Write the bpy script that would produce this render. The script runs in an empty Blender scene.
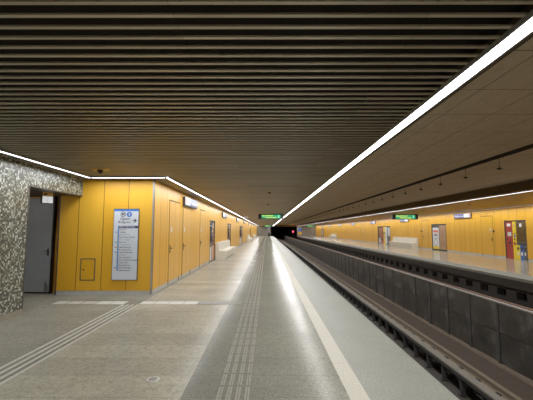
import bpy, bmesh, math, random
from mathutils import Matrix, Vector
random.seed(7)
PI = math.pi
sc = bpy.context.scene
COL = sc.collection

# ------------------------------------------------------------------ materials
def new_mat(name):
    m = bpy.data.materials.new(name); m.use_nodes = True
    nt = m.node_tree
    return m, nt, nt.nodes['Principled BSDF']

def srgb(r, g, b):
    f = lambda c: (c/12.92 if c <= 0.04045 else ((c+0.055)/1.055)**2.4)
    return (f(r/255), f(g/255), f(b/255), 1)

def setp(p, rough=.5, metal=0., spec=.5):
    p.inputs['Roughness'].default_value = rough
    p.inputs['Metallic'].default_value = metal
    p.inputs['Specular IOR Level'].default_value = spec

class G:
    """tiny node-graph helper"""
    def __init__(s, nt): s.nt = nt
    def node(s, t, **kw):
        n = s.nt.nodes.new(t)
        for k, v in kw.items(): setattr(n, k, v)
        return n
    def link(s, a, b): s.nt.links.new(a, b)
    def put(s, v, sock):
        if hasattr(v, 'is_linked') or hasattr(v, 'links'): s.link(v, sock)
        else: sock.default_value = v
    def math(s, op, a, b=None, c=None):
        n = s.node('ShaderNodeMath', operation=op)
        s.put(a, n.inputs[0])
        if b is not None: s.put(b, n.inputs[1])
        if c is not None: s.put(c, n.inputs[2])
        return n.outputs[0]
    def mix(s, fac, a, b, blend='MIX'):
        n = s.node('ShaderNodeMix', data_type='RGBA', blend_type=blend)
        s.put(fac, n.inputs[0]); s.put(a, n.inputs[6]); s.put(b, n.inputs[7])
        return n.outputs[2]
    def coords(s):
        tc = s.node('ShaderNodeTexCoord')
        sp = s.node('ShaderNodeSeparateXYZ'); s.link(tc.outputs['Object'], sp.inputs[0])
        return tc.outputs['Object'], sp.outputs[0], sp.outputs[1], sp.outputs[2]
    def noise(s, vec, scale, detail=4., rough=.6):
        n = s.node('ShaderNodeTexNoise'); s.link(vec, n.inputs['Vector'])
        n.inputs['Scale'].default_value = scale; n.inputs['Detail'].default_value = detail
        n.inputs['Roughness'].default_value = rough
        return n.outputs['Fac']
    def ramp(s, fac, stops, interp='LINEAR'):
        n = s.node('ShaderNodeValToRGB'); s.link(fac, n.inputs[0])
        cr = n.color_ramp; cr.interpolation = interp
        while len(cr.elements) < len(stops): cr.elements.new(.5)
        for e, (p, c) in zip(cr.elements, stops): e.position = p; e.color = c
        return n.outputs[0]
    def combine(s, x, y, z):
        n = s.node('ShaderNodeCombineXYZ')
        for k, v in enumerate((x, y, z)): s.put(v, n.inputs[k])
        return n.outputs[0]
    def white(s, vec):
        n = s.node('ShaderNodeTexWhiteNoise', noise_dimensions='3D'); s.link(vec, n.inputs[0])
        return n.outputs[0]
    def line(s, coord, period, offset, width):
        """1 on a thin line every `period`"""
        a = s.math('FLOORED_MODULO', s.math('SUBTRACT', coord, offset), period)
        lo = s.math('LESS_THAN', a, width/2)
        hi = s.math('GREATER_THAN', a, period-width/2)
        return s.math('MAXIMUM', lo, hi)

def plain(name, col, rough=.5, metal=0., spec=.5, vary=.06, scale=6.):
    m, nt, p = new_mat(name); g = G(nt); setp(p, rough, metal, spec)
    v, x, y, z = g.coords()
    n = g.noise(v, scale)
    dark = tuple(c*(1-vary*2) for c in col[:3])+(1,)
    lite = tuple(min(1, c*(1+vary*2)) for c in col[:3])+(1,)
    g.link(g.ramp(n, [(.3, dark), (.7, lite)]), p.inputs['Base Color'])
    return m

def emit(name, col, strength):
    m, nt, p = new_mat(name)
    p.inputs['Base Color'].default_value = col
    p.inputs['Emission Color'].default_value = col
    p.inputs['Emission Strength'].default_value = strength
    return m

def yellow_mat(name, axis, period, offset):
    m, nt, p = new_mat(name); g = G(nt); setp(p, .4, 0, .25)
    v, x, y, z = g.coords()
    c = {'X': x, 'Y': y}[axis]
    cell = g.math('FLOOR', g.math('DIVIDE', g.math('SUBTRACT', c, offset), period))
    w = g.white(g.combine(cell, 0., 3.))
    base = g.mix(w, srgb(216, 155, 30), srgb(226, 168, 47))
    st = g.node('ShaderNodeMapping'); g.link(v, st.inputs[0]); st.inputs['Scale'].default_value = (1, 1, .12)
    base = g.mix(g.math('MULTIPLY', g.noise(st.outputs[0], 9.), .22), base, srgb(192, 132, 20))
    ln = g.line(c, period, offset, .016)
    g.link(g.mix(ln, base, srgb(92, 60, 14)), p.inputs['Base Color'])
    return m

def floor_mat():
    m, nt, p = new_mat('terrazzo_floor'); g = G(nt); setp(p, .3, 0, .012)
    v, x, y, z = g.coords()
    f = g.noise(v, 48., 4., .85)
    big = g.noise(v, 1.1, 5., .6)
    mid = g.noise(v, 14., 5., .75)
    warm = g.ramp(f, [(.3, srgb(128, 124, 106)), (.5, srgb(178, 171, 150)), (.7, srgb(208, 201, 179))])
    grey = g.ramp(f, [(.3, srgb(62, 63, 56)), (.5, srgb(112, 112, 101)), (.7, srgb(158, 158, 145))])
    # the walkway right of the long joint is a greyer stone than the side bay
    is_grey = g.math('GREATER_THAN', x, -.8)
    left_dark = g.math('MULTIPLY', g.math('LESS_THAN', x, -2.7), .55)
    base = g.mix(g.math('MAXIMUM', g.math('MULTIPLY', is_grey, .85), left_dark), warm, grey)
    base = g.mix(g.ramp(big, [(.35, (0, 0, 0, 1)), (.75, (.42, .42, .42, 1))]), base, srgb(84, 82, 76))
    base = g.mix(g.ramp(mid, [(.46, (0, 0, 0, 1)), (.72, (.5, .5, .5, 1))]), base, srgb(66, 65, 59))
    # slab to slab differences
    cx = g.math('FLOOR', g.math('DIVIDE', g.math('SUBTRACT', x, -.8), 1.96))
    cy = g.math('FLOOR', g.math('DIVIDE', g.math('SUBTRACT', y, .36), .5))
    w = g.white(g.combine(cx, cy, 1.))
    base = g.mix(g.math('MULTIPLY', w, .3), base, srgb(96, 95, 90))
    lines = g.math('MAXIMUM', g.line(x, 1.96, -.8, .007), g.line(y, .5, .36, .006))
    base = g.mix(g.math('MULTIPLY', lines, .55), base, srgb(48, 46, 42))
    g.link(base, p.inputs['Base Color'])
    r = g.ramp(big, [(.3, (.14, .14, .14, 1)), (.75, (.26, .26, .26, 1))])
    g.link(r, p.inputs['Roughness'])
    return m

def granite(name, a, b, c, rough=.4, period=1.0, off=0.2):
    m, nt, p = new_mat(name); g = G(nt); setp(p, rough, 0, .45)
    v, x, y, z = g.coords()
    f = g.noise(v, 45., 4., .85); big = g.noise(v, 1.6, 4.)
    base = g.ramp(f, [(.3, a), (.52, b), (.74, c)])
    base = g.mix(g.ramp(big, [(.4, (0, 0, 0, 1)), (.75, (.3, .3, .3, 1))]), base, a)
    ln = g.line(y, period, off, .007)
    g.link(g.mix(g.math('MULTIPLY', ln, .5), base, srgb(70, 68, 62)), p.inputs['Base Color'])
    return m

def mosaic_mat():
    m, nt, p = new_mat('mosaic_tiles'); g = G(nt); setp(p, .3, 0, .5)
    v, x, y, z = g.coords()
    S = .034
    fl = [g.math('FLOOR', g.math('DIVIDE', g.math('ADD', c, .0011), S)) for c in (x, y, z)]
    w = g.white(g.combine(*fl))
    col = g.ramp(w, [(0, srgb(50, 52, 40)), (.33, srgb(78, 80, 64)), (.52, srgb(116, 119, 102)),
                     (.68, srgb(158, 162, 148)), (.87, srgb(204, 208, 198))], 'CONSTANT')
    gl = g.math('MAXIMUM', g.line(y, S, -.0011, .004), g.line(z, S, -.0011, .004))
    g.link(g.mix(gl, col, srgb(86, 86, 74)), p.inputs['Base Color'])
    return m

def bronze_mat(name='bronze_slat', a=(192, 178, 152), b=(222, 208, 182), metal=.4, rough=.38):
    m, nt, p = new_mat(name); g = G(nt); setp(p, rough, metal, .5)
    v, x, y, z = g.coords()
    st = g.node('ShaderNodeMapping'); g.link(v, st.inputs[0]); st.inputs['Scale'].default_value = (.35, 9, 1)
    n = g.noise(st.outputs[0], 3., 4.)
    cell = g.white(g.combine(g.math('FLOOR', g.math('DIVIDE', g.math('ADD', x, .55), 1.5)), 0., g.math('FLOOR', g.math('DIVIDE', y, .1175))))
    base = g.mix(n, srgb(*a), srgb(*b))
    base = g.mix(g.math('MULTIPLY', cell, .3), base, srgb(78, 66, 50))
    base = g.mix(g.math('MULTIPLY', g.line(x, 1.5, -.55, .006), .35), base, srgb(60, 52, 40))
    g.link(base, p.inputs['Base Color'])
    return m

def track_ceiling_mat():
    m, nt, p = new_mat('wood_wool_panel'); g = G(nt); setp(p, .75, 0, .25)
    v, x, y, z = g.coords()
    st = g.node('ShaderNodeMapping'); g.link(v, st.inputs[0]); st.inputs['Scale'].default_value = (5, .8, 1)
    st.inputs['Rotation'].default_value = (0, 0, .5)
    n = g.noise(st.outputs[0], 6., 8., .75); f = g.noise(v, 60., 4., .8)
    base = g.ramp(n, [(.3, srgb(176, 156, 128)), (.7, srgb(222, 202, 170))])
    base = g.mix(g.ramp(f, [(.4, (0, 0, 0, 1)), (.75, (.5, .5, .5, 1))]), base, srgb(140, 121, 97))
    ln = g.math('MAXIMUM', g.line(x, .66, 2.41, .012), g.line(y, .845, 3.76, .014))
    g.link(g.mix(g.math('MULTIPLY', ln, .75), base, srgb(40, 33, 26)), p.inputs['Base Color'])
    return m

def product_mat(name, seed, cw=.12, ch=.2):
    """rows of small coloured goods behind glass"""
    m, nt, p = new_mat(name); g = G(nt); setp(p, .25)
    v, x, y, z = g.coords()
    cx = g.math('FLOOR', g.math('DIVIDE', x, cw)); cz = g.math('FLOOR', g.math('DIVIDE', z, ch))
    w = g.white(g.combine(cx, float(seed), cz))
    col = g.ramp(w, [(0, srgb(120, 24, 18)), (.2, srgb(190, 140, 40)), (.35, srgb(60, 40, 30)), (.5, srgb(150, 40, 24)),
                     (.62, srgb(60, 90, 120)), (.74, srgb(190, 180, 165)), (.86, srgb(110, 70, 40))], 'CONSTANT')
    sh = g.math('LESS_THAN', g.math('FLOORED_MODULO', z, ch), ch*.22)
    col = g.mix(sh, col, srgb(30, 26, 24))
    g.link(col, p.inputs['Base Color'])
    g.link(col, p.inputs['Emission Color']); p.inputs['Emission Strength'].default_value = .12
    return m

def concrete_mat(name, a, b, rough=.8, scale=3.):
    m, nt, p = new_mat(name); g = G(nt); setp(p, rough, 0, .3)
    v, x, y, z = g.coords()
    n = g.noise(v, scale, 8., .7); f = g.noise(v, 40., 4., .7)
    base = g.mix(n, a, b)
    g.link(g.mix(g.ramp(f, [(.45, (0, 0, 0, 1)), (.75, (.4, .4, .4, 1))]), base, a), p.inputs['Base Color'])
    return m

def panel_mat():
    m, nt, p = new_mat('dull_steel_sheet'); g = G(nt); setp(p, .42, .35, .5)
    v, x, y, z = g.coords()
    oi = g.node('ShaderNodeObjectInfo')
    vec = g.node('ShaderNodeVectorMath', operation='ADD'); g.link(v, vec.inputs[0])
    g.link(g.combine(0., g.math('MULTIPLY', oi.outputs['Random'], 40.), 0.), vec.inputs[1])
    n = g.noise(vec.outputs[0], 2.2, 5., .6)
    base = g.ramp(n, [(.3, srgb(38, 36, 33)), (.55, srgb(54, 52, 48)), (.78, srgb(98, 97, 94))])
    g.link(base, p.inputs['Base Color'])
    return m

M = {}
M['yellow_front'] = yellow_mat('yellow_panel_front', 'X', .61, -2.81)
M['yellow_left'] = yellow_mat('yellow_panel_left', 'Y', .6, 8.51)
M['yellow_right'] = yellow_mat('yellow_panel_right', 'Y', .62, 17.3)
M['yellow'] = plain('yellow_leaf', srgb(214, 156, 28), .36, 0, .45, .03)
M['dim_yellow'] = plain('dim_yellow_reveal', srgb(226, 150, 44), .5)
M['floor'] = floor_mat()
M['edge_stone'] = granite('light_granite_edge', srgb(72, 73, 65), srgb(106, 107, 97), srgb(138, 138, 126), .55)
M['cream_stone'] = granite('cream_line_stone', srgb(128, 124, 110), srgb(154, 149, 134), srgb(176, 171, 156), .55)
M['right_stone'] = granite('right_platform_stone', srgb(122, 112, 92), srgb(158, 146, 122), srgb(182, 170, 146), .18, .5)
M['mosaic'] = mosaic_mat()
M['slat'] = bronze_mat()
M['slat_right'] = bronze_mat('bronze_slat_right', (160, 136, 92), (190, 160, 112), .65, .33)
M['void'] = plain('dark_void', srgb(36, 33, 29), .95, 0, .1)
M['track_ceiling'] = track_ceiling_mat()
M['fascia'] = concrete_mat('brown_fascia', srgb(62, 52, 40), srgb(84, 71, 55), .7)
M['alu'] = plain('brushed_aluminium', srgb(150, 150, 148), .4, .6)
M['dark_alu'] = plain('dark_grey_frame', srgb(74, 72, 66), .45, .3)
M['base'] = plain('grey_plinth', srgb(184, 183, 178), .45, .1)
M['black'] = plain('matt_black', srgb(16, 16, 17), .5)
M['gap'] = plain('shadow_gap', srgb(60, 40, 12), .8)
M['gap_dark'] = plain('dark_gap', srgb(34, 26, 16), .8)
M['grey_door'] = plain('slate_grey_door', srgb(142, 145, 148), .45, 0, .5, .03)
M['steel'] = plain('steel_handle', srgb(120, 118, 112), .3, .9)
M['dark_steel'] = plain('dark_handle', srgb(40, 40, 42), .4, .4)
M['white'] = plain('white_plate', srgb(222, 224, 226), .4, 0, .5, .02)
M['board'] = plain('board_white', srgb(206, 212, 220), .35, 0, .5, .015)
M['board_edge'] = plain('board_frame', srgb(64, 66, 74), .4, .4)
M['blue'] = plain('sign_blue', srgb(44, 104, 190), .4, 0, .5, .03)
M['navy'] = plain('sign_navy', srgb(34, 40, 92), .4, 0, .5, .03)
M['line_blue'] = plain('route_line_blue', srgb(84, 130, 188), .4, 0, .5, .02)
M['sign_blue'] = plain('station_sign_blue', srgb(50, 62, 124), .35, 0, .5, .03)
M['ink'] = plain('black_ink', srgb(28, 28, 34), .5)
M['grey_ink'] = plain('grey_ink', srgb(140, 144, 150), .5)
M['red_ink'] = plain('red_ink', srgb(220, 90, 64), .5)
M['bench'] = concrete_mat('cream_stone_bench', srgb(206, 199, 180), srgb(226, 220, 204), .42, 5.)
M['red'] = plain('red_cabinet', srgb(150, 26, 20), .3, 0, .5, .05)
M['bin_yellow'] = plain('bright_yellow_cabinet', srgb(232, 200, 10), .35, 0, .5, .03)
M['bin_blue'] = plain('blue_bin', srgb(24, 88, 172), .35, 0, .5, .03)
M['bin_grey'] = plain('charcoal_bin', srgb(66, 66, 64), .4)
M['glass_dark'] = plain('dark_glass', srgb(58, 52, 40), .08, 0, .8, .15, 2.)
M['salmon'] = plain('salmon_panel', srgb(206, 148, 110), .45)
M['pale'] = plain('pale_grey_panel', srgb(196, 200, 200), .4)
M['sheet'] = panel_mat()
M['post'] = plain('dark_post', srgb(28, 26, 24), .7)
M['rail_top'] = plain('wall_cap', srgb(110, 106, 100), .5, .2)
M['rust'] = concrete_mat('rusty_steel', srgb(70, 42, 24), srgb(112, 72, 42), .7, 8.)
M['bed'] = concrete_mat('brown_track_bed', srgb(50, 42, 35), srgb(76, 64, 54), .9, 5.)
M['curb'] = concrete_mat('brown_curb', srgb(84, 72, 61), srgb(108, 94, 81), .8, 8.)
M['rail'] = concrete_mat('rail_steel', srgb(92, 80, 66), srgb(128, 114, 96), .5, 9.)
M['rail_brown'] = concrete_mat('brown_rail', srgb(70, 56, 44), srgb(104, 84, 66), .65, 9.)
M['cover'] = concrete_mat('grey_cover_board', srgb(84, 79, 70), srgb(106, 100, 90), .65, 7.)
M['trench'] = concrete_mat('dark_trench', srgb(34, 30, 27), srgb(50, 45, 40), .85, 4.)
M['end_wall'] = concrete_mat('grey_end_wall', srgb(112, 108, 98), srgb(138, 134, 124), .6, 3.)
M['tactile'] = plain('tactile_white', srgb(196, 196, 186), .5, 0, .5, .08, 40.)
M['tactile_grey'] = plain('tactile_grey', srgb(118, 118, 110), .5, 0, .5, .12, 40.)
M['rib_light'] = plain('rib_light', srgb(186, 182, 170), .45, 0, .5, .08, 30.)
M['rib_grey'] = plain('rib_grey', srgb(134, 129, 118), .45, 0, .5, .12, 30.)
M['tube'] = emit('white_tube', (1, .985, .95, 1), 7.)
M['tube_cool'] = emit('cool_white_tube', (.95, .97, 1, 1), 6.)
M['tube_dim'] = emit('dim_cool_tube', (.90, .93, 1, 1), 2.2)
M['led_green'] = emit('led_green', (.01, .27, .12, 1), .8)
M['led_text'] = emit('led_yellow_text', (.62, .75, .04, 1), 1.1)
M['led_pale'] = emit('led_pale_text', (.35, .75, .45, 1), .9)
M['exit_face'] = emit('exit_face', (.78, .82, .85, 1), .4)
M['signal_red'] = emit('signal_red', (1, .03, .06, 1), 8.)
M['plinth_stone'] = concrete_mat('plinth_stone', srgb(128, 120, 104), srgb(156, 147, 130), .5, 8.)
M['yellow_reflection'] = plain('reflected_yellow_plate', srgb(232, 176, 70), .35)  # reflection of the yellow wall put into the base colour
M['prod_a'] = product_mat('goods_a', 1)
M['prod_b'] = product_mat('goods_b', 5)
M['prod_c'] = product_mat('goods_c', 9, .16, .26)

# ------------------------------------------------------------------ geometry
class MB:
    def __init__(s): s.bm = bmesh.new()
    def box(s, x0, x1, y0, y1, z0, z1, bevel=0.):
        vs = [s.bm.verts.new((x, y, z)) for x in (x0, x1) for y in (y0, y1) for z in (z0, z1)]
        q = [(0, 1, 3, 2), (4, 6, 7, 5), (0, 4, 5, 1), (2, 3, 7, 6), (0, 2, 6, 4), (1, 5, 7, 3)]
        fs = [s.bm.faces.new([vs[i] for i in f]) for f in q]
        if bevel > 0:
            es = list({e for f in fs for e in f.edges})
            bmesh.ops.bevel(s.bm, geom=es, offset=bevel, segments=2, affect='EDGES', profile=.5)
        return s
    def quad(s, pts):
        s.bm.faces.new([s.bm.verts.new(p) for p in pts]); return s
    def prism(s, prof, axis, a, b):
        """prof: closed list of 2D points, extruded along axis from a to b"""
        def P(u, v, t): return {'X': (t, u, v), 'Y': (u, t, v), 'Z': (u, v, t)}[axis]
        A = [s.bm.verts.new(P(u, v, a)) for u, v in prof]; B = [s.bm.verts.new(P(u, v, b)) for u, v in prof]
        n = len(prof)
        s.bm.faces.new(A[::-1]); s.bm.faces.new(B)
        for i in range(n): s.bm.faces.new([A[i], A[(i+1) % n], B[(i+1) % n], B[i]])
        return s
    def lathe(s, prof, c=(0, 0, 0), axis='Z', seg=20):
        """prof: list of (radius, height) from bottom to top"""
        rings = []
        def P(r, h, t):
            a, b = r*math.cos(t), r*math.sin(t)
            v = {'Z': (a, b, h), 'Y': (a, h, b), 'X': (h, a, b)}[axis]
            return (c[0]+v[0], c[1]+v[1], c[2]+v[2])
        for r, h in prof:
            rings.append([s.bm.verts.new(P(max(r, 1e-4), h, 2*PI*k/seg)) for k in range(seg)])
        for A, B in zip(rings, rings[1:]):
            for k in range(seg): s.bm.faces.new([A[k], A[(k+1) % seg], B[(k+1) % seg], B[k]])
        s.bm.faces.new(rings[0][::-1]); s.bm.faces.new(rings[-1])
        return s
    def ring(s, r0, r1, y0, y1, c=(0, 0, 0), seg=28):
        """flat annulus facing -Y"""
        def P(r, h, t): return (c[0]+r*math.cos(t), c[1]+h, c[2]+r*math.sin(t))
        R = [[s.bm.verts.new(P(r, h, 2*PI*k/seg)) for k in range(seg)] for r, h in ((r0, y1), (r0, y0), (r1, y0), (r1, y1))]
        for A, B in zip(R, R[1:]+R[:1]):
            for k in range(seg): s.bm.faces.new([A[k], A[(k+1) % seg], B[(k+1) % seg], B[k]])
        return s
    def tube(s, pts, r, seg=8):
        for a, b in zip(pts, pts[1:]):
            a, b = Vector(a), Vector(b); d = (b-a)
            q = d.to_track_quat('Z', 'Y').to_matrix()
            A = [s.bm.verts.new(a+q@Vector((r*math.cos(2*PI*k/seg), r*math.sin(2*PI*k/seg), 0))) for k in range(seg)]
            B = [s.bm.verts.new(b+q@Vector((r*math.cos(2*PI*k/seg), r*math.sin(2*PI*k/seg), 0))) for k in range(seg)]
            for k in range(seg): s.bm.faces.new([A[k], A[(k+1) % seg], B[(k+1) % seg], B[k]])
            s.bm.faces.new(A[::-1]); s.bm.faces.new(B)
        return s
    def build(s, name, mat, parent=None, loc=None):
        bmesh.ops.recalc_face_normals(s.bm, faces=s.bm.faces)
        me = bpy.data.meshes.new(name); s.bm.to_mesh(me); s.bm.free()
        for m in (mat if isinstance(mat, list) else [mat]): me.materials.append(m)
        o = bpy.data.objects.new(name, me); COL.objects.link(o)
        if parent: o.parent = parent
        if loc: o.location = loc
        return o

def tag(o, label, cat, group=None, kind=None):
    if label: o['label'] = label
    if cat: o['category'] = cat
    if group: o['group'] = group
    if kind: o['kind'] = kind
    return o

def struct(name, mb, mat, label, cat):
    return tag(mb.build(name, mat), label, cat, None, 'structure')

def thing(name, label, cat, loc=(0, 0, 0), rz=0., group=None):
    o = bpy.data.objects.new(name, None); COL.objects.link(o)
    o.empty_display_size = .2
    o.location = loc; o.rotation_euler = (0, 0, rz)
    return tag(o, label, cat, group)

def kids(o): return [c for c in COL.objects if c.parent == o]

def dup(root, loc, rz, label, group=None):
    r = root.copy(); COL.objects.link(r); r.location = loc; r.rotation_euler = (0, 0, rz)
    r['label'] = label
    if group: r['group'] = group
    for ch in kids(root):
        c = ch.copy(); COL.objects.link(c); c.parent = r
        for g2 in kids(ch):
            d = g2.copy(); COL.objects.link(d); d.parent = c
    return r

def text(name, lines, mat, parent, y=-.001):
    """lines: (string, size, x, z, align) - lettering facing -Y, one mesh"""
    bm = bmesh.new()
    for (s, size, x, z, al) in lines:
        cu = bpy.data.curves.new('t', 'FONT'); cu.body = s; cu.size = size; cu.align_x = al; cu.align_y = 'CENTER'
        cu.resolution_u = 3; cu.extrude = .0005; cu.offset = size*.012
        ob = bpy.data.objects.new('t', cu); COL.objects.link(ob)
        bpy.context.view_layer.update()
        dg = bpy.context.evaluated_depsgraph_get()
        me = bpy.data.meshes.new_from_object(ob.evaluated_get(dg))
        me.transform(Matrix.Translation((x, y, z)) @ Matrix.Rotation(PI/2, 4, 'X'))
        bm.from_mesh(me)
        bpy.data.objects.remove(ob); bpy.data.meshes.remove(me); bpy.data.curves.remove(cu)
    me = bpy.data.meshes.new(name); bm.to_mesh(me); bm.free()
    me.materials.append(mat)
    o = bpy.data.objects.new(name, me); COL.objects.link(o); o.parent = parent
    return o

# ------------------------------------------------------------------ key planes
XL, XR = -2.81, 13.4            # yellow side walls
YF = 8.5                       # yellow wall facing the camera
XM = -4.57                      # mosaic wall
H = 2.81                        # slatted ceiling, underside
XE, XE2 = 1.77, 8.2             # the two platform edges
YA, YB = -6., 95.               # extent of the station
HT = 3.13                       # ceiling over the tracks
BED = -1.2

# ------------------------------------------------------------------ floors
struct('floor', MB().box(-9, .768, YA, YB, -.2, 0), M['floor'], 'speckled grey terrazzo floor of the near platform', 'floor')
struct('trim_1', MB().box(.768, .951, YA, YB, -.2, 0), M['cream_stone'], 'cream safety line set along the near platform', 'floor line')
struct('trim_2', MB().box(.951, XE, YA, YB, -.12, 0), M['edge_stone'], 'light granite slabs along the near platform edge', 'platform edge')
struct('trim_3', MB().box(XE2, XE2+.85, YA, YB, -.09, 0), M['edge_stone'], 'light granite slabs along the far platform edge', 'platform edge')
struct('floor.001', MB().box(XE2+.85, XR+2, YA, YB, -.2, 0), M['right_stone'], 'polished stone floor of the far platform across the tracks', 'floor')
struct('track_bed', MB().box(XE, XE2+.9, YA, YB+25, BED-.2, BED), M['bed'], 'brown concrete track bed between the two platforms', 'track bed')
struct('wall_trench_left', MB().box(1.35, 1.6, YA, YB, BED, -.12), M['trench'], 'dark trench wall under the near platform edge', 'trench wall')
# far trench wall with a row of square openings
mb = MB()
mb.box(XE2, XE2+.3, YA, YB, -.37, -.09)
mb.box(XE2+.3, XE2+.55, YA, YB, -.53, -.2).box(XE2+.3, XE2+.55, YA, YB, BED, -.79)
y = YA
while y < YB-.6:
    mb.box(XE2+.3, XE2+.55, y, y+.52, -.79, -.53); y += 1.0
struct('wall_trench_right', mb, M['trench'], 'dark trench wall under the far platform with a row of square openings', 'trench wall')
struct('wall_trench_back', MB().box(XE2+.8, XE2+.95, YA, YB, BED, -.2), M['void'], 'black back of the openings under the far platform', 'trench wall')

# ------------------------------------------------------------------ walls
def wall_boxes(mb, x0, x1, ya, yb, z0, z1, holes):
    """side wall from ya to yb with openings (y0, y1, top)"""
    y = ya
    for (h0, h1, top) in sorted(holes):
        mb.box(x0, x1, y, h0, z0, z1); mb.box(x0, x1, h0, h1, top, z1); y = h1
    mb.box(x0, x1, y, yb, z0, z1)
    return mb

LEFT_HOLES = [(17.0, 18.65, 2.06), (24.6, 26.9, 2.06), (35.6, 39.6, 2.06), (58.0, 60.0, 2.06)]
RIGHT_HOLES = [(17.92, 19.55, 2.10), (25.9, 28.2, 2.06), (37.7, 41.9, 2.03), (82.0, 85.5, 2.06)]
PB = .1                          # top of the plinth
struct('wall_left', wall_boxes(MB(), XL-.12, XL, YF+.12, YB, PB, H+.03, LEFT_HOLES), M['yellow_left'], 'long yellow panelled wall on the left of the platform', 'wall')
struct('wall_front', MB().box(-5.1, XL, YF, YF+.12, PB, H+.03), M['yellow_front'], 'yellow panelled wall facing the viewer at the left', 'wall')
struct('wall_right', wall_boxes(MB(), XR, XR+.12, YA, YB, PB, H+.03, RIGHT_HOLES), M['yellow_right'], 'long yellow panelled wall across the tracks', 'wall')
struct('trim_4', MB().box(XL-.02, XL+.006, YF-.006, YF+.02, 0, H), M['alu'], 'aluminium strip on the yellow wall corner', 'corner strip')
struct('trim_5', MB().box(-5.13, -5.1, YF-.004, YF+.12, 0, H), M['dark_alu'], 'grey strip on the left end of the yellow front wall', 'corner strip')
def plinth(x0, x1, holes, yb0):
    mb = MB(); y = yb0
    for (h0, h1, t) in sorted(holes): mb.box(x0, x1, y, h0, 0, PB); y = h1
    mb.box(x0, x1, y, YB, 0, PB); return mb
struct('baseboard_left', plinth(XL-.12, XL-.012, LEFT_HOLES, YF+.02), M['base'], 'grey plinth below the left yellow wall', 'baseboard')
struct('baseboard_front', MB().box(-5.1, XL-.012, YF+.01, YF+.12, 0, PB), M['base'], 'grey plinth below the yellow front wall', 'baseboard')
struct('baseboard_right', plinth(XR+.012, XR+.12, RIGHT_HOLES, YA), M['base'], 'grey plinth below the yellow wall across the tracks', 'baseboard')
# mosaic wall, lintel, recess behind it
struct('wall_mosaic', MB().box(XM-.25, XM, YA, 6.57, .09, H+.03).box(XM-.25, XM, 6.57, YF, 2.41, H+.03), M['mosaic'], 'wall of tiny grey and white mosaic tiles at the far left', 'wall')
struct('baseboard_mosaic', MB().box(XM-.25, XM+.012, YA, 6.58, 0, .09), M['plinth_stone'], 'stone plinth under the mosaic wall', 'baseboard')
struct('trim_6', MB().box(XM-.26, XM+.008, 6.57, 6.595, .09, 2.41).box(XM-.26, XM+.008, 6.57, YF, 2.395, 2.41), M['dark_alu'], 'metal edge strip around the opening in the mosaic wall', 'edge strip')
struct('ceiling_recess', MB().box(-7.5, XM-.25, 5.0, 8.92, 2.41, 2.55), M['fascia'], 'dark soffit of the recess behind the mosaic wall', 'ceiling')
struct('wall_recess', MB().box(-7.5, -5.1, 8.79, 8.91, 0, 2.41), M['dim_yellow'], 'dim yellow back wall of the recess', 'wall')
struct('wall_recess_left', MB().box(-7.6, -7.5, 5.0, 8.91, 0, 2.55), M['trench'], 'dark side wall of the recess', 'wall')
struct('wall_recess_near', MB().box(-7.5, XM-.25, 4.9, 5.0, 0, 2.55), M['trench'], 'dark near wall of the recess', 'wall')
# end walls and tunnel
struct('wall_end', MB().box(XL, .94, YB, YB+.3, 0, H+.03), M['end_wall'], 'grey end wall of the near platform', 'wall')
struct('wall_end_right', MB().box(8.26, XR, YB, YB+.3, 0, H+.03), M['end_wall'], 'grey end wall of the far platform', 'wall')
mb = MB(); mb.box(.94, 1.2, YB, YB+25, BED, HT).box(8.26, 8.5, YB+.3, YB+25, BED, HT).box(.94, 8.5, YB+25, YB+25.2, BED, HT)
struct('wall_tunnel', mb, M['void'], 'black tunnel mouth at the end of the tracks', 'tunnel')
struct('wall_portal', MB().box(.94, 8.26, YB, YB+.25, 2.62, HT+.1), M['fascia'], 'brown beam above the tunnel mouth', 'beam')

# ------------------------------------------------------------------ ceilings
def slats(x0, x1, ya, yb, pitch, w, h):
    mb = MB(); y = ya
    while y < yb:
        mb.box(x0, x1, y, y+w, H, H+h); y += pitch
    return mb
struct('ceiling', slats(-7.6, 1.60, YA+.047, YB, .1175, .027, .013), M['slat'], 'bronze slat ceiling above the near platform', 'ceiling')
struct('ceiling.001', MB().box(-7.6, 1.66, YA, YB, H+.16, H+.2), M['void'], 'dark void above the bronze slats of the near platform', 'ceiling')
struct('ceiling.002', slats(8.24, XR+.1, YA, YB, .1175, .05, .075), M['slat_right'], 'bronze slat ceiling above the far platform', 'ceiling')
struct('ceiling.003', MB().box(8.26, XR+.1, YA, YB, H+.12, H+.16), M['void'], 'dark void above the slats of the far platform', 'ceiling')
struct('ceiling.004', MB().box(1.5, 4.85, YA, YB+25, HT, HT+.1).box(5.07, 8.3, YA, YB+25, HT, HT+.1).box(4.84, 5.08, YA, YB+25, HT+.09, HT+.2),
       M['track_ceiling'], 'brown board ceiling above the tracks', 'ceiling')
struct('trim_7', MB().box(XE2+.02, XE2+.06, YA, YB, H+.04, HT), M['fascia'], 'brown fascia along the far side of the track ceiling', 'fascia')
struct('trim_8', MB().box(1.662, 1.70, YA, YB, H-.03, HT), M['fascia'], 'brown fascia along the near side of the track ceiling', 'fascia')
struct('trim_9', MB().box(4.845, 5.075, YA, YB, HT-.012, HT+.085), M['void'], 'dark groove along the middle of the track ceiling', 'groove')
struct('wall_back', MB().box(-9, XR+2, YA-.2, YA, BED-.2, HT+.2), M['end_wall'], 'grey wall behind the viewer', 'wall')

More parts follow.
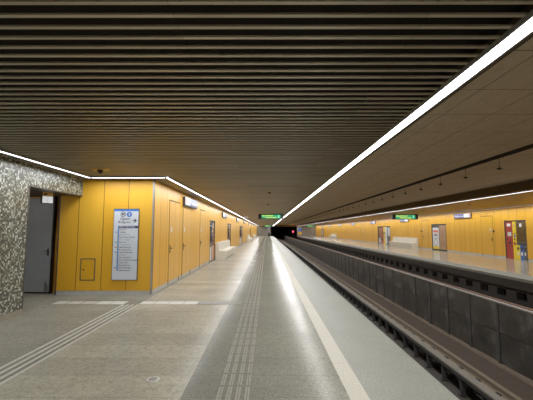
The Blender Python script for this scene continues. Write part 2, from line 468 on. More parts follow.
# ------------------------------------------------------------------ linear lights
def linear(label, x0, x1, ya, yb, mat, rad, drop=.012, seg=1.6, group=None):
    t = thing('linear_light', label, 'light', ((x0+x1)/2, ya, H-.001), 0, group)
    hw = (x1-x0)/2; L = yb-ya
    MB().box(-hw-.018, -hw, 0, L, -.03, 0).box(hw, hw+.018, 0, L, -.03, 0).box(-hw, hw, 0, L, -.006, 0).build('housing', M['alu'], t)
    n = max(1, int(round(L/seg))); s = L/n
    mb = MB().box(-hw, hw, .012, s-.012, -.028, -.01)
    d = mb.build('diffuser', mat, t)
    for k in range(1, n):
        c = d.copy(); COL.objects.link(c); c.parent = t; c.location = (0, k*s, 0)
    # real area lamps along the line, rad = radiance over the diffuser's width
    m = max(1, int(round(L/6.))); q = L/m
    ld = bpy.data.lights.new('line_lamp', 'AREA'); ld.shape = 'RECTANGLE'; ld.size = .36; ld.size_y = q
    ld.energy = rad*PI*2*hw*q; ld.color = (1, .985, .95) if mat is M['tube'] else (.97, .985, 1)
    for k in range(m):
        lo = bpy.data.objects.new('line_lamp', ld); COL.objects.link(lo); lo.parent = t
        lo.location = (0, (k+.5)*q, -.032)
    return t
linear('wide white light line along the near platform edge, segmented', 1.537, 1.642, -5.5, 94.5, M['tube'], 56.)
linear('white light line along the top of the left yellow side wall', -2.37, -2.32, 8.04, 94.5, M['tube_cool'], 52.)
linear('white light line along the top of the mosaic wall', -4.19, -4.14, -5.5, 8.04, M['tube_cool'], 32.)
linear('cool light line along the far platform edge, nearer the tracks', 8.23, 8.27, -5.5, 94.5, M['tube_cool'], 84.)
linear('cool light line along the top of the far yellow wall', 12.86, 12.90, -5.5, 94.5, M['tube_dim'], 66.)
t = linear('short white light line above the yellow wall facing the viewer', -.025, .025, 0, 1.74, M['tube_cool'], 64.)
t.location = (-2.4, 8.015, H-.001); t.rotation_euler = (0, 0, PI/2)

# ------------------------------------------------------------------ tactile paving
t = thing('tactile_strip', 'pale four-rib tactile strip running to the yellow wall at left', 'tactile paving', (-2.85, 0, 0))
for k in range(4):
    mb = MB(); x = -.155+k*.103
    y = 1.5
    while y < 7.36:
        mb.box(x-.018, x+.018, y, min(y+.29, 7.38), 0, .006); y += .3
    mb.build('rib', M['rib_light'], t)
t = thing('tactile_strip', 'grey four-rib tactile strip running along the middle of the platform', 'tactile paving', (-.32, 0, 0))
for k in range(4):
    mb = MB(); x = -.13+k*.0867
    y = .9
    while y < 92:
        mb.box(x-.022, x-.004, y, y+.28, 0, .006); mb.box(x+.004, x+.022, y, y+.28, 0, .006); y += .3
    mb.build('rib', M['rib_grey'], t)
first = None
words = ['first', 'second', 'third', 'fourth', 'fifth', 'sixth', 'seventh', 'eighth', 'ninth', 'tenth', 'eleventh', 'twelfth', 'thirteenth', 'fourteenth', 'fifteenth']
x = -4.42
n = 0
while x < -.62:
    gap = -3.02 < x < -2.70
    if not gap:
        dark = x > -1.45
        nm = 'grey' if dark else 'pale'
        mb = MB().box(-.145, .145, -.15, .15, 0, .004)
        if x < -3.6 or x > -1.2:
            o = MB().box(-.145, .145, -.15, .15, 0, .002).build('tactile_tile', M['tactile_grey'] if x < -3.6 or dark else M['tactile'])
            r = MB()
            for i in range(6): r.box(-.13+i*.047, -.13+i*.047+.024, -.14, .14, .002, .006)
            r.build('rib', M['tactile'] if not dark else M['rib_grey'], o); mb.bm.free()
        else:
            o = mb.build('tactile_tile', M['tactile_grey'] if dark else M['tactile'])
        o.location = (x, 7.58, 0)
        tag(o, '%s tactile floor tile, %s from the left in the cross row' % (nm, words[n]), 'floor tile', 'tactile tiles in the row across the platform')
        n += 1
    x += .31
for (lx, ly, lab) in ((-1.19, 3.75, 'small round floor cap in the foreground left of the long tactile strip'), (-.98, 6.98, 'small dark round floor cap near the row of tactile tiles')):
    t = thing('floor_cap', lab, 'floor cap', (lx, ly, 0))
    MB().lathe([(.07, 0), (.07, .004), (.062, .006)], seg=24).build('ring', M['rib_light'], t)
    MB().lathe([(.045, .004), (.045, .008)], seg=20).build('plug', M['tactile_grey'], t)

# ------------------------------------------------------------------ doors (local frame faces -Y)
RL, RR = PI/2, -PI/2
def door(n, side, yc, w, label, handle_left=True, h=2.41, sticker=True, lock=False, slot=True):
    X, rz = (XL, RL) if side == 'L' else (XR, RR)
    t = thing('door_%d' % n, label, 'door', (X, yc, 0), rz); t['kind'] = 'structure'
    hw = w/2
    MB().box(-hw-.02, -hw, -.006, .0, 0, h).box(hw, hw+.02, -.006, 0, 0, h).build('door_frame', M['gap'], t)
    MB().box(-hw-.02, hw+.02, -.006, 0, h, h+.03).build('top_gap', M['gap_dark'], t)
    mb = MB().box(-hw, -.005, -.008, -.001, PB, h-.01).box(.005, hw, -.008, -.001, PB, h-.01)
    lf = mb.build('door_leaf', M['yellow'], t)
    s = -1 if handle_left else 1
    hd = MB().box(s*(hw-.09)-.022, s*(hw-.09)+.022, -.02, -.006, .9, 1.14)
    hd.tube([(s*(hw-.09), -.02, 1.04), (s*(hw-.09), -.06, 1.04), (s*(hw-.24), -.06, 1.04)], .011)
    hd.build('door_handle', M['dark_steel'], t)
    MB().box(-hw-.03, -hw+.0, -.012, -.004, 0, PB+.02).box(hw, hw+.03, -.012, -.004, 0, PB+.02).build('foot_gap', M['black'], t)
    if sticker:
        st = MB().box(s*(hw-.22)-.055, s*(hw-.22)+.055, -.012, -.008, 1.5, 1.66).build('notice', M['white'], t)
        if lock: MB().box(s*(hw-.22)-.03, s*(hw-.22)+.05, -.014, -.012, 1.5, 1.56).build('notice_band', M['red'], t)
    if lock:
        MB().box(s*(hw+.09)-.045, s*(hw+.09)+.045, -.05, 0, 1.44, 1.58, .006).build('card_reader', M['dark_steel'], t)
    return t
door(1, 'L', 10.52, 1.16, 'yellow flush door nearest the corner of the left wall')
door(2, 'L', 12.12, 1.16, 'yellow flush door under the station sign on the left wall')
door(3, 'L', 15.05, 1.1, 'yellow flush door just before the first vending niche on the left')
door(4, 'R', 21.1, 1.08, 'yellow door across the tracks left of the red cabinet', False, lock=True)
door(5, 'R', 29.35, 1.1, 'yellow door across the tracks between bench and poster case', True, lock=True)
door(6, 'R', 48.2, 1.1, 'yellow flush door far across the tracks beyond the vending niche')

# grey door in the recess
t = thing('door_7', 'slate grey steel door inside the recess at the far left', 'door', (-5.83, 8.66, 0)); t['kind'] = 'structure'
MB().box(-.55, .45, 0, .05, .04, 2.36, .003).build('door_leaf', M['grey_door'], t)
MB().box(-.55, .46, .03, .09, 0, .04).box(.45, .475, .0, .12, 0, 2.41).build('door_frame', M['black'], t)
hd = MB().box(.36, .40, -.012, 0, .93, 1.12); hd.tube([(.38, -.01, 1.06), (.38, -.055, 1.06), (.24, -.055, 1.06)], .011)
hd.build('door_handle', M['steel'], t)
MB().box(.34, .36, -.012, 0, .06, .3).box(.39, .41, -.012, 0, .06, .22).build('door_bolt', M['steel'], t)

# access hatch in the front wall
t = thing('access_hatch', 'small square yellow access hatch low on the front wall', 'hatch', (-4.36, YF, 0))
mb = MB(); a, b, z0, z1 = -.163, .163, .36, .853
mb.box(a-.02, b+.02, -.008, 0, z0-.02, z0+.005).box(a-.02, b+.02, -.008, 0, z1-.005, z1+.02).box(a-.02, a+.005, -.008, 0, z0, z1).box(b-.005, b+.02, -.008, 0, z0, z1)
mb.build('frame', M['dark_alu'], t)
MB().box(a+.005, b-.005, -.006, 0, z0+.005, z1-.005).build('hatch_door', M['yellow'], t)
MB().lathe([(.02, -.014), (.02, -.004)], (-.10, 0, .6), 'Y', 14).build('latch', M['dark_steel'], t)

# ------------------------------------------------------------------ route board
t = thing('route_board', 'tall white metro line board hung on the yellow wall at left', 'sign', (-3.453, YF, 0))
x0, x1, z0, z1 = -.297, .297, .365, 2.07
MB().box(x0-.012, x1+.012, -.03, 0, z0-.012, z1+.012).build('frame', M['board_edge'], t)
MB().box(x0, x1, -.036, -.03, z0, z1).build('panel', M['board'], t)
MB().box(x0, x1, -.038, -.036, z1-.05, z1).build('top_band', M['blue'], t)
MB().box(-.165, x1, -.038, -.036, 1.604, 1.665).build('name_band', M['navy'], t)
MB().box(-.195, -.160, -.038, -.036, .585, 1.665).build('route_line', M['line_blue'], t)
ic = MB().ring(.052, .064, -.039, -.036, (-.075, 0, 1.945)); ic.build('metro_symbol', M['ink'], t)
text('metro_letter', [('M', .10, -.075, 1.945, 'CENTER')], M['ink'], t, -.038)
MB().lathe([(.066, -.039), (.066, -.036)], (.075, 0, 1.945), 'Y', 28).build('line_badge', M['blue'], t)
text('line_number', [('3', .095, .075, 1.945, 'CENTER')], M['white'], t, -.041)
text('direction_text', [('Újpest-', .088, .115, 1.835, 'RIGHT'), ('Központ', .088, .115, 1.755, 'RIGHT')], M['ink'], t, -.038)
ar = MB().box(.145, .225, -.039, -.036, 1.78, 1.80)
ar.prism([(.185, 1.84), (.215, 1.84), (.265, 1.79), (.215, 1.74), (.185, 1.74), (.232, 1.79)], 'Y', -.039, -.036)
ar.build('arrow', M['ink'], t)
text('current_stop', [('PÖTTYÖS UTCA', .05, -.15, 1.635, 'LEFT')], M['white'], t, -.041)
stops = [('Ecseri út', 0), ('Népliget', 0), ('Nagyvárad tér', 1), ('Semmelweis Klinikák', 0), ('Corvin-negyed', 1), ('Kálvin tér', 0), ('Ferenciek tere', 1),
         ('Deák Ferenc tér', 0), ('Arany János utca', 0), ('Nyugati pályaudvar', 0), ('Lehel tér', 1), ('Dózsa György út', 0), ('Göncz Árpád városközpont', 0),
         ('Forgách utca', 0), ('Gyöngyösi utca', 0), ('Újpest-Városkapu', 0), ('Újpest-Központ', 0)]
rows = []
for i, (s, gcol) in enumerate(stops):
    rows.append((s, gcol, 1.572-i*(1.572-.59)/16))
for s, c, z in rows: text('stop_name', [(s, .044, -.15, z, 'LEFT')], M['grey_ink'] if c else M['ink'], t, -.038)
def marks(name, idx, mat, dx, w):
    mb = MB()
    for i in idx: z = rows[i][2]; mb.box(-.195-dx-w, -.195-dx, -.039, -.036, z-.012, z+.012)
    mb.build(name, mat, t)
marks('interchange_mark', [1, 9], M['line_blue'], .012, .05)
marks('interchange_mark_yellow', [2, 7, 10, 12, 16], M['bin_yellow'], .006, .022)
mg = plain('route_green', srgb(70, 160, 90), .4); mr = plain('route_red', srgb(200, 60, 50), .4)
marks('interchange_mark_green', [5], mg, .012, .045); marks('interchange_mark_red', [7], mr, .03, .03)
marks('interchange_mark_grey', [15], M['board_edge'], .02, .04)

# ------------------------------------------------------------------ station name signs
def name_sign(label, loc, rz, white_left):
    t = thing('station_name_sign', label, 'sign', loc, rz, 'station name signs along the walls')
    w, z0, z1 = 1.0, 2.41, 2.68
    MB().box(-w, w, -.09, 0, z0, z1, .008).build('box', M['board_edge'], t)
    a, b = (-w+.01, -w+.72) if white_left else (w-.78, w-.01)
    MB().box(a, b, -.096, -.09, z0+.012, z1-.012).build('white_panel', M['white'], t)
    c, d = (-w+.72, w-.01) if white_left else (-w+.01, w-.78)
    MB().box(c, d, -.096, -.09, z0+.012, z1-.012).build('blue_panel', M['sign_blue'], t)
    MB().box(c, d, -.098, -.096, z1-.045, z1-.012).build('blue_band', M['blue'], t)
    text('station_name', [('Pöttyös', .185, (c+d)/2+.12, z0+.115, 'RIGHT')], M['white'], t, -.098)
    text('station_name', [('utca', .185, (c+d)/2+.17, z0+.115, 'LEFT')], M['white'], t, -.098)
    xr = a+.1 if white_left else b-.12
    MB().box(xr-.06, xr+.06, -.098, -.096, z0+.05, z1-.06).build('exit_mark', M['red_ink'], t)
    MB().box(-w, w, -.085, -.0, z0-.03, z0).build('underside', M['black'], t)
    return t
ord_ = ['nearest', 'second', 'third', 'fourth', 'fifth', 'sixth', 'seventh', 'eighth']
sgL = name_sign('nearest blue and white station name sign on the left wall, above a door', (XL, 12.45, 0), RL, True)
for k in range(1, 8):
    dup(sgL, (XL, 12.45+k*9.95, 0), RL, '%s blue and white station name sign from the near end of the left wall' % ord_[k])
sgR = name_sign('nearest blue and white station name sign across the tracks, beside the poster case', (XR, 23.6, 0), RR, False)
for k in range(1, 7):
    dup(sgR, (XR, 23.6+k*10.0, 0), RR, '%s blue and white station name sign from the right on the far wall' % ord_[k])

# ------------------------------------------------------------------ benches
def bench(label, loc, rz):
    t = thing('stone_bench', label, 'bench', loc, rz, 'cream stone benches along the walls')
    L = 2.85
    prof = [(-.5, 0), (-.62, .38), (-.62, .44), (-.22, .44), (-.22, 0)]
    MB().prism(prof, 'X', -L, L).build('seat', M['bench'], t)
    prof = [(-.22, 0), (-.22, .44), (-.16, .88), (-.02, .88), (-.02, 0)]
    MB().prism(prof, 'X', -L, L).build('backrest', M['bench'], t)
    return t
bL = bench('nearest cream stone bench on the left wall, beside the vending niche', (XL, 21.7, 0), RL)
dup(bL, (XL, 51.2, 0), RL, 'second cream stone bench along the left wall')
dup(bL, (XL, 71.5, 0), RL, 'farthest small cream stone bench along the left wall')
dup(bL, (XR, 33.6, 0), RR, 'cream stone bench across the tracks below the green display')
dup(bL, (XR, 69.2, 0), RR, 'farthest cream stone bench across the tracks')

# ------------------------------------------------------------------ niches
def niche(n, side, y0, y1, top):
    X, rz = (XL, RL) if side == 'L' else (XR, RR)
    w = (y1-y0)/2; D = .75
    t = thing('wall_niche_%d' % n, 'recess in the yellow wall holding machines', 'niche', (X, (y0+y1)/2, 0), rz)
    t['kind'] = 'structure'
    MB().box(-w-.03, -w, .12, D, 0, top+.03).box(w, w+.03, .12, D, 0, top+.03).box(-w, w, .12, D, top, top+.03).box(-w, w, D, D+.03, 0, top).build('lining', M['trench'], t)
    MB().box(-w, -w+.03, -.01, .12, 0, top).box(w-.03, w, -.01, .12, 0, top).box(-w+.03, w-.03, -.01, .12, top-.03, top).build('frame', M['dark_alu'], t)
    return t
for i, (a, b, c) in enumerate(LEFT_HOLES): niche(i+1, 'L', a, b, c)
for i, (a, b, c) in enumerate(RIGHT_HOLES): niche(i+5, 'R', a, b, c)

def cabinet(name, label, cat, side, yc, w, z0, z1, mat, front=.02, D=.6):
    """machine body facing the platform; local x along the wall"""
    X, rz = (XL, RL) if side == 'L' else (XR, RR)
    t = thing(name, label, cat, (X, yc, z0), rz)
    MB().box(-w/2, w/2, front, front+D, 0, z1-z0, .008).build('body', mat, t)
    return t, front, z1-z0
# far platform: red, yellow, dark cabinets with bins below (local left = +Y)
t, f, h = cabinet('vending_machine', 'tall dark red cabinet with white notices across the tracks', 'machine', 'R', 19.24, .53, 0, 2.05, M['red'])
MB().box(-.12, .14, f-.006, f, 1.78, 1.93).build('notice', M['white'], t)
MB().box(-.10, .18, f-.006, f, 1.24, 1.46).build('screen', M['pale'], t)
MB().box(-.06, .14, f-.006, f, .82, .93).build('slot', M['black'], t)
MB().box(-.18, -.10, f-.006, f, 1.02, 1.12).build('keypad', M['black'], t)
MB().box(-.265, .265, f-.004, f, .70, .715).build('seam', M['gap_dark'], t)
t, f, h = cabinet('ticket_machine', 'tall narrow bright yellow cabinet right of the red one', 'machine', 'R', 18.83, .26, 0, 2.05, M['bin_yellow'])
MB().box(-.05, .05, f-.006, f, 1.74, 1.92).build('notice', M['salmon'], t)
MB().box(-.06, .08, f-.006, f, 1.36, 1.42).build('red_label', M['red'], t)
MB().box(-.03, .08, f-.006, f, 1.18, 1.32).build('blue_label', M['bin_blue'], t)
MB().lathe([(.05, f-.012), (.05, f)], (.01, 0, 1.07), 'Y', 16).build('button', M['dark_steel'], t)
MB().box(-.07, .1, f-.008, f, .78, .92).build('red_slot', M['red'], t)
t, f, h = cabinet('display_case', 'dark glass display case above the coloured bins across the tracks', 'display case', 'R', 18.32, .72, .78, 2.05, M['bin_grey'])
MB().box(-.34, .34, f-.01, f, .18, 1.23).build('glass', M['glass_dark'], t)
MB().box(-.09, .07, f-.016, f-.01, .96, 1.14).build('notice', M['white'], t)
MB().box(-.30, .34, f-.012, f, .06, .12).build('shelf_edge', M['black'], t)
def bin_(label, yc, w, mat, mark):
    t, f, h = cabinet('recycling_bin', label, 'bin', 'R', yc, w, 0, .76, mat, .0)
    MB().box(-w*.32, w*.32, f-.006, f, .52, .66).build('mouth', M['black'], t)
    MB().box(-w*.22, w*.22, f-.006, f, .24, .40).build('label_plate', mark, t)
bin_('low yellow recycling bin beside the tall yellow cabinet', 18.575, .23, M['bin_yellow'], M['white'])
bin_('low blue recycling bin under the dark display case', 18.32, .25, M['bin_blue'], M['white'])
bin_('low charcoal bin at the right end of the bin row', 18.08, .21, M['bin_grey'], M['pale'])

# poster case
t, f, h = cabinet('poster_case', 'dark framed case with a white poster and a brown poster', 'display case', 'R', 27.05, 2.2, .05, 2.02, M['dark_alu'], .03)
MB().box(-1.03, -.06, f-.01, f, .06, 1.72).build('white_poster', M['white'], t)
MB().box(.04, 1.03, f-.01, f, .06, 1.9).build('brown_poster', concrete_mat('brown_poster_print', srgb(40, 22, 10), srgb(226, 176, 130), .3, 3.2), t)
MB().box(-.95, -.16, f-.012, f-.01, 1.35, 1.52).build('red_heading', M['red_ink'], t)
MB().box(-.85, -.25, f-.012, f-.01, 1.05, 1.25).build('grey_text_block', M['grey_ink'], t)
MB().ring(.22, .28, f-.014, f-.011, (-.55, 0, .55)).build('round_emblem', M['grey_ink'], t)
MB().box(-1.03, -.06, f-.0115, f-.01, .06, .26).build('yellow_footer', M['bin_yellow'], t)
MB().box(-1.03, -.06, f-.013, f-.01, .87, .90).build('divider', M['dark_alu'], t)

def machine_group(side, y0, y1, top, where, seeds):
    """glass door, red machine, yellow machine, snack machine and pale post filling a niche"""
    w = y1-y0
    lx = lambda u: (y1-u*w) if side == 'R' else (y0+u*w)
    t, f, h = cabinet('snack_machine', 'snack machine ' + where, 'machine', side, lx(.12), w*.2, 0, top-.06, M['dark_alu'], .05)
    MB().box(-w*.09, w*.09, f-.01, f, .75, h-.1).build('display', M['prod_c'], t); MB().box(-w*.09, w*.09, f-.01, f, .1, .7).build('lower_panel', M['pale'], t)
    t, f, h = cabinet('drinks_machine', 'red drinks machine ' + where, 'machine', side, lx(.335), w*.2, 0, top-.06, M['red'], .04)
    MB().box(-w*.05, w*.05, f-.01, f, 1.0, 1.5).build('display', M['prod_a'], t); MB().box(-w*.06, w*.06, f-.01, f, .45, .6).build('slot', M['black'], t)
    t, f, h = cabinet('ticket_machine', 'yellow ticket machine ' + where, 'machine', side, lx(.51), w*.13, 0, top-.06, M['bin_yellow'], .04)
    MB().box(-w*.04, w*.04, f-.01, f, 1.1, 1.4).build('screen', M['black'], t); MB().box(-w*.05, w*.05, f-.01, f, .75, .85).build('slot', M['red'], t)
    t, f, h = cabinet('coffee_machine', 'dark coffee machine with a pale screen ' + where, 'machine', side, lx(.79), w*.38, 0, top-.06, M['bin_grey'], .04)
    MB().box(w*.02, w*.17, f-.01, f, .95, h-.12).build('screen', M['pale'], t); MB().box(-w*.18, -w*.06, f-.02, f, .08, h-.04).build('pale_post', M['white'], t)
machine_group('R', 37.75, 41.85, 2.03, 'in the large niche across the tracks', 1)

def left_machines(y0, y1, where):
    w = y1-y0
    t, f, h = cabinet('drinks_machine', 'dark drinks machine with pale lower panel ' + where, 'machine', 'L', y0+w*.25, w*.44, 0, 2.0, M['bin_grey'], .03)
    MB().box(-w*.19, w*.19, f-.01, f, .95, 1.9).build('glass', M['glass_dark'], t)
    MB().box(-w*.19, w*.19, f-.01, f, .06, .72).build('lower_panel', M['pale'], t)
    t, f, h = cabinet('snack_machine', 'colourful salmon based snack machine ' + where, 'machine', 'L', y0+w*.74, w*.46, 0, 2.0, M['dark_alu'], .03)
    MB().box(-w*.2, w*.2, f-.01, f, .82, 1.94).build('display', M['prod_b'], t)
    MB().box(-w*.2, w*.2, f-.012, f, .03, .76).build('lower_panel', M['salmon'], t)
    MB().box(-w*.05, w*.08, f-.016, f-.01, .80, .9).build('price_tag', M['red'], t)
left_machines(17.05, 18.6, 'in the first niche on the left wall')
left_machines(24.65, 26.85, 'in the niche past the near bench')
left_machines(35.7, 39.5, 'in the third niche on the left wall')
left_machines(58.05, 59.95, 'in the farthest niche on the left wall')
t, f, h = cabinet('vending_machine', 'pale machine in the farthest niche across the tracks', 'machine', 'R', 83.75, 3.0, 0, 1.95, M['bin_grey'], .04)
MB().box(-1.3, -.1, f-.01, f, .3, 1.8).build('screen', M['pale'], t); MB().box(.2, 1.3, f-.01, f, .2, 1.8).build('display', M['prod_a'], t)

# ------------------------------------------------------------------ hanging displays
def led(label, loc, w=1.88):
    t = thing('departure_display', label, 'display', loc)
    hw = w/2
    MB().box(-hw, hw, -.11, .11, -.40, -.02, .01).build('case', M['black'], t)
    MB().box(-hw+.24, hw-.22, -.116, -.11, -.355, -.085).build('screen', M['led_green'], t)
    text('line_text', [('Újpest-Központ', .13, -hw+.27, -.145, 'LEFT'), ('Kőbánya-Kispest', .12, -hw+.54, -.285, 'LEFT')], M['led_text'], t, -.119)
    text('track_number', [('3', .25, hw-.36, -.215, 'CENTER')], M['led_pale'], t, -.119)
    MB().tube([(-hw+.2, 0, -.02), (-hw+.2, 0, .06)], .02).tube([(hw-.2, 0, -.02), (hw-.2, 0, .06)], .02).build('hanger', M['black'], t)
    return t
d0 = led('green lit departure display hanging over the near platform', (.29, 26., H+.0))
dup(d0, (.14, 80., H), 0, 'small distant green departure display over the end of the near platform')
dup(d0, (10.05, 25.2, H-.06), 0, 'green departure display hanging above the far platform bench')
dup(d0, (9.75, 78., H-.03), 0, 'small distant green departure display over the far platform')

# ------------------------------------------------------------------ small ceiling things
t = thing('exit_sign', 'pale boxy emergency sign hanging in the recess opening', 'exit sign', (-4.95, 7.72, 2.41), math.radians(48))
MB().box(-.115, .115, -.055, .055, -.255, -.005, .006).build('box', M['fascia'], t)
MB().box(-.10, .10, -.061, -.055, -.245, -.10).build('face', M['exit_face'], t)
MB().box(-.10, .10, -.060, -.055, -.095, -.01).build('upper_band', M['yellow_reflection'], t)  # orange reflection on the upper face, painted as a band
MB().box(-.075, -.015, -.064, -.06, -.075, -.03).build('sensor', M['black'], t)
MB().box(-.004, .004, -.062, -.0605, -.245, -.10).build('centre_line', M['pale'], t)
t = thing('hanging_sign', 'small white square sign hanging over the left side of the platform', 'sign', (-1.68, 28., H))
MB().box(-.17, .17, -.03, .03, -.26, -.08, .006).build('panel', M['white'], t)
MB().tube([(-.1, 0, -.08), (-.1, 0, .02)], .008).tube([(.1, 0, -.08), (.1, 0, .02)], .008).build('hanger', M['alu'], t)
t = thing('dome_camera', 'small black dome camera on the slats above the yellow wall', 'camera', (-3.46, 7.07, H))
MB().box(-.17, .17, -.06, .06, -.012, .02, .006).build('base_plate', M['yellow_reflection'], t)  # plate colour carries the yellow wall's reflection
MB().lathe([(.012, -.085), (.035, -.076), (.05, -.055), (.056, -.025), (.056, -.012)], seg=20).build('dome', M['black'], t)
MB().lathe([(.064, -.022), (.064, -.010)], seg=20).build('collar', M['dark_steel'], t)
for (lx, ly, lab) in ((.08, 11.3, 'small ceiling sensor nearer to the viewer above the near platform'), (.06, 16.4, 'small ceiling sensor farther along above the near platform'),
                      (9.65, 16.4, 'small ceiling sensor nearer to the viewer above the far platform'), (9.98, 22., 'small ceiling sensor above the far platform close to the display')):
    t = thing('ceiling_sensor', lab, 'sensor', (lx, ly, H), 0, 'ceiling sensors on the slats')
    MB().lathe([(.03, -.055), (.045, -.04), (.05, -.012)], seg=16).build('head', M['dark_steel'], t)
    MB().lathe([(.06, -.012), (.06, .0)], seg=16).build('base_plate', M['red_ink'], t)

# small dark weights hanging from the groove
t = thing('hanging_weight', 'small dark winged weight hanging on a wire below the groove of the track ceiling', 'hanging weight', (4.94, 4.75, HT), 0, 'weights hanging in a row over the tracks')
MB().tube([(0, 0, 0), (0, 0, -.24)], .0045, 6).build('wire', M['black'], t)
MB().lathe([(.004, -.30), (.03, -.285), (.035, -.27), (.03, -.255), (.006, -.235)], seg=12).box(-.055, .055, -.02, .02, -.278, -.264).build('weight', M['black'], t)
for k in range(1, 50):
    dup(t, (4.94, 4.75+k*1.25, HT), random.uniform(-.5, .5), t['label'])

# ------------------------------------------------------------------ divider between the tracks
XD = 4.8
t = thing('track_barrier', 'dark steel section in the low divider between the two tracks', 'divider panel', (XD, 4.36, BED), 0, 'panels of the divider between the tracks')
MB().box(0, .025, .035, .965, .66, 1.25).build('sheet', M['sheet'], t)
MB().box(0, .025, .035, .965, .06, .65).build('sheet', M['sheet'], t)
MB().box(-.012, .06, -.03, .03, 0, 1.25).build('post', M['post'], t)
MB().box(-.03, .05, -.04, .04, 0, .05).build('foot', M['black'], t)
for k in range(-3, 90):
    if k: dup(t, (XD, 4.36+k*1.005, BED), 0, t['label'])
tag(MB().box(XD-.02, XD+.07, YA, YB, BED+1.25, BED+1.275).build('divider_cap', M['rail_top']), 'thin grey cap along the top of the track divider', 'cap rail')
tag(MB().box(XD+.25, XD+.33, YA, YB, BED+1.14, BED+1.24).box(XD+.27, XD+.31, YA, YB, BED, BED+1.14).build('rusty_rail', M['rust']), 'rusty brown rail running just behind the track divider', 'rail')
struct('trim_10', MB().box(XD-.10, XD+.25, YA, YB, BED, BED+.035), M['curb'], 'pale brown curb along the foot of the track divider', 'curb')

# ------------------------------------------------------------------ tracks
def rail(label, x, mat, h=.17):
    t = thing('running_rail', label, 'rail', (x, 0, BED))
    prof = [(-.07, 0), (.07, 0), (.07, .02), (.012, .04), (.012, h-.05), (.036, h-.035), (.036, h), (-.036, h), (-.036, h-.035), (-.012, h-.05), (-.012, .04), (-.07, .02)]
    MB().prism(prof, 'Y', YA, YB+20).build('rail_bar', mat, t)
    c = MB().box(-.14, .14, -.06, .06, 0, .05, .008).build('clip', M['post'], t, (0, 3.2, 0))
    for k in range(1, 70):
        d = c.copy(); COL.objects.link(d); d.parent = t; d.location = (0, 3.2+k*.56, 0)
    return t
rail('steel running rail of the near track, closer to the divider', 3.88, M['rail'])
rail('steel running rail of the near track, hidden close to the platform', 2.44, M['rail'])
rail('steel running rail of the far track, closer to the divider', 5.95, M['rail'])
rail('steel running rail of the far track, under the far platform', 7.4, M['rail'])
t = thing('guard_rail', 'low brown bar with dark clamps beside the running rail', 'rail', (3.55, 0, BED))
MB().box(-.06, .06, YA, YB, .1, .19, .01).build('bar', M['rail_brown'], t)
c = MB().box(-.11, .09, -.07, .07, 0, .13, .01).lathe([(.03, .13), (.03, .22)], (-.07, 0, 0), seg=8).build('clamp', M['post'], t, (0, 3.4, 0))
for k in range(1, 70):
    d = c.copy(); COL.objects.link(d); d.parent = t; d.location = (0, 3.4+k*.55, 0)
t = thing('cable_cover', 'grey cover board on dark posts beside the near track', 'cover board', (3.26, 0, BED))
y = YA; mb = MB()
while y < 90:
    mb.box(-.075, .06, y, y+1.09, .37, .40); y += 1.1
mb.build('board', M['cover'], t)
MB().box(-.065, -.035, YA, 90, .31, .37).build('side_board', M['post'], t)
c = MB().box(-.04, .03, -.025, .025, 0, .37).box(-.06, .05, -.035, .035, 0, .04).build('post', M['post'], t, (0, 3.0, 0))
for k in range(1, 90):
    d = c.copy(); COL.objects.link(d); d.parent = t; d.location = (0, 3.0+k*.6, 0)
struct('trim_11', MB().box(1.7, 3.78, YA, YB+20, BED, BED+.01).box(3.99, 4.14, YA, YB+20, BED, BED+.01), M['trench'], 'dark strip on the bed along the near track', 'track bed')  # darker sheet added to set the rails off from the bed

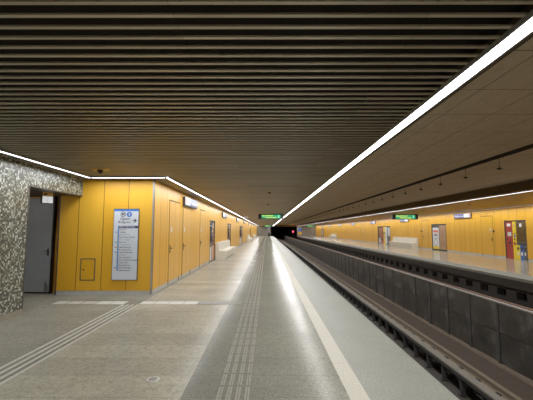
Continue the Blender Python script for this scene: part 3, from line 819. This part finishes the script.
# ------------------------------------------------------------------ platform end details
t = thing('tunnel_signal', 'red lit signal at the tunnel mouth', 'signal', (6.75, 90., BED))
MB().tube([(0, 0, 0), (0, 0, 2.2)], .06).build('post', M['black'], t)
MB().box(-.2, .2, -.1, .1, 2.1, 2.9, .02).build('head', M['black'], t)
MB().lathe([(.14, -.13), (.14, -.1)], (0, 0, 2.45), 'Y', 18).build('lamp', M['signal_red'], t)
t = thing('end_sign', 'blue and yellow sign on the far platform beside the tunnel mouth', 'sign', (8.75, 92., 0))
MB().box(-.45, .45, -.03, .03, 1.3, 2.1, .01).build('blue_panel', M['bin_blue'], t)
MB().box(-.45, .45, -.035, .03, .5, 1.28, .01).build('yellow_panel', M['yellow'], t)
MB().box(-.4, -.34, -.03, .03, 0, .5).box(.34, .4, -.03, .03, 0, .5).build('leg', M['dark_alu'], t)
t = thing('end_sign', 'small blue sign at the end of the near platform', 'sign', (.15, YB, 0))
MB().box(-.3, .3, -.08, 0, 1.95, 2.45, .01).build('panel', M['bin_blue'], t)
MB().box(-.2, .2, -.086, -.08, 2.1, 2.3).build('pictogram', M['white'], t)
t = thing('litter_bin', 'dark litter bin at the end of the near platform', 'bin', (.55, 92., 0))
MB().lathe([(.26, 0), (.3, .1), (.3, .85), (.26, .9)], seg=18).build('body', M['dark_steel'], t)
MB().lathe([(.28, .9), (.2, 1.02), (.05, 1.05)], seg=18).build('lid', M['black'], t)

# warm light at the tunnel mouth, as in the glow near the far portal
L = bpy.data.lights.new('tunnel_lamp', 'POINT'); L.energy = 60; L.color = (1, .45, .15); L.shadow_soft_size = .3
o = bpy.data.objects.new('tunnel_lamp', L); COL.objects.link(o); o.location = (6.6, 93., 2.4)

# unseen fill light added to brighten the recess door and back wall
L = bpy.data.lights.new('recess_fill', 'POINT'); L.energy = 9; L.color = (1, .96, .9); L.shadow_soft_size = .15
o = bpy.data.objects.new('recess_fill', L); COL.objects.link(o); o.location = (-6.6, 7.0, 2.15)

# ------------------------------------------------------------------ world, camera
w = bpy.data.worlds.new('World'); sc.world = w; w.use_nodes = True
bg = w.node_tree.nodes['Background']; bg.inputs[0].default_value = (.9, .92, 1, 1); bg.inputs[1].default_value = .02
cam = bpy.data.cameras.new('Camera'); co = bpy.data.objects.new('Camera', cam); COL.objects.link(co)
F = 345.
cam.sensor_width = 36; cam.lens = F/533*36; cam.clip_start = .05; cam.clip_end = 400
co.location = (0, 0, 1.55)
co.rotation_euler = (PI/2+math.atan(30.5/F), 0, math.radians(.08))
sc.camera = co
sc.view_settings.view_transform = 'Standard'
sc.view_settings.exposure = 0.28
sc.view_settings.gamma = 1.2
sc.cycles.use_denoising = True
sc.cycles.max_bounces = 8
sc.cycles.diffuse_bounces = 5
sc.cycles.sample_clamp_indirect = 6
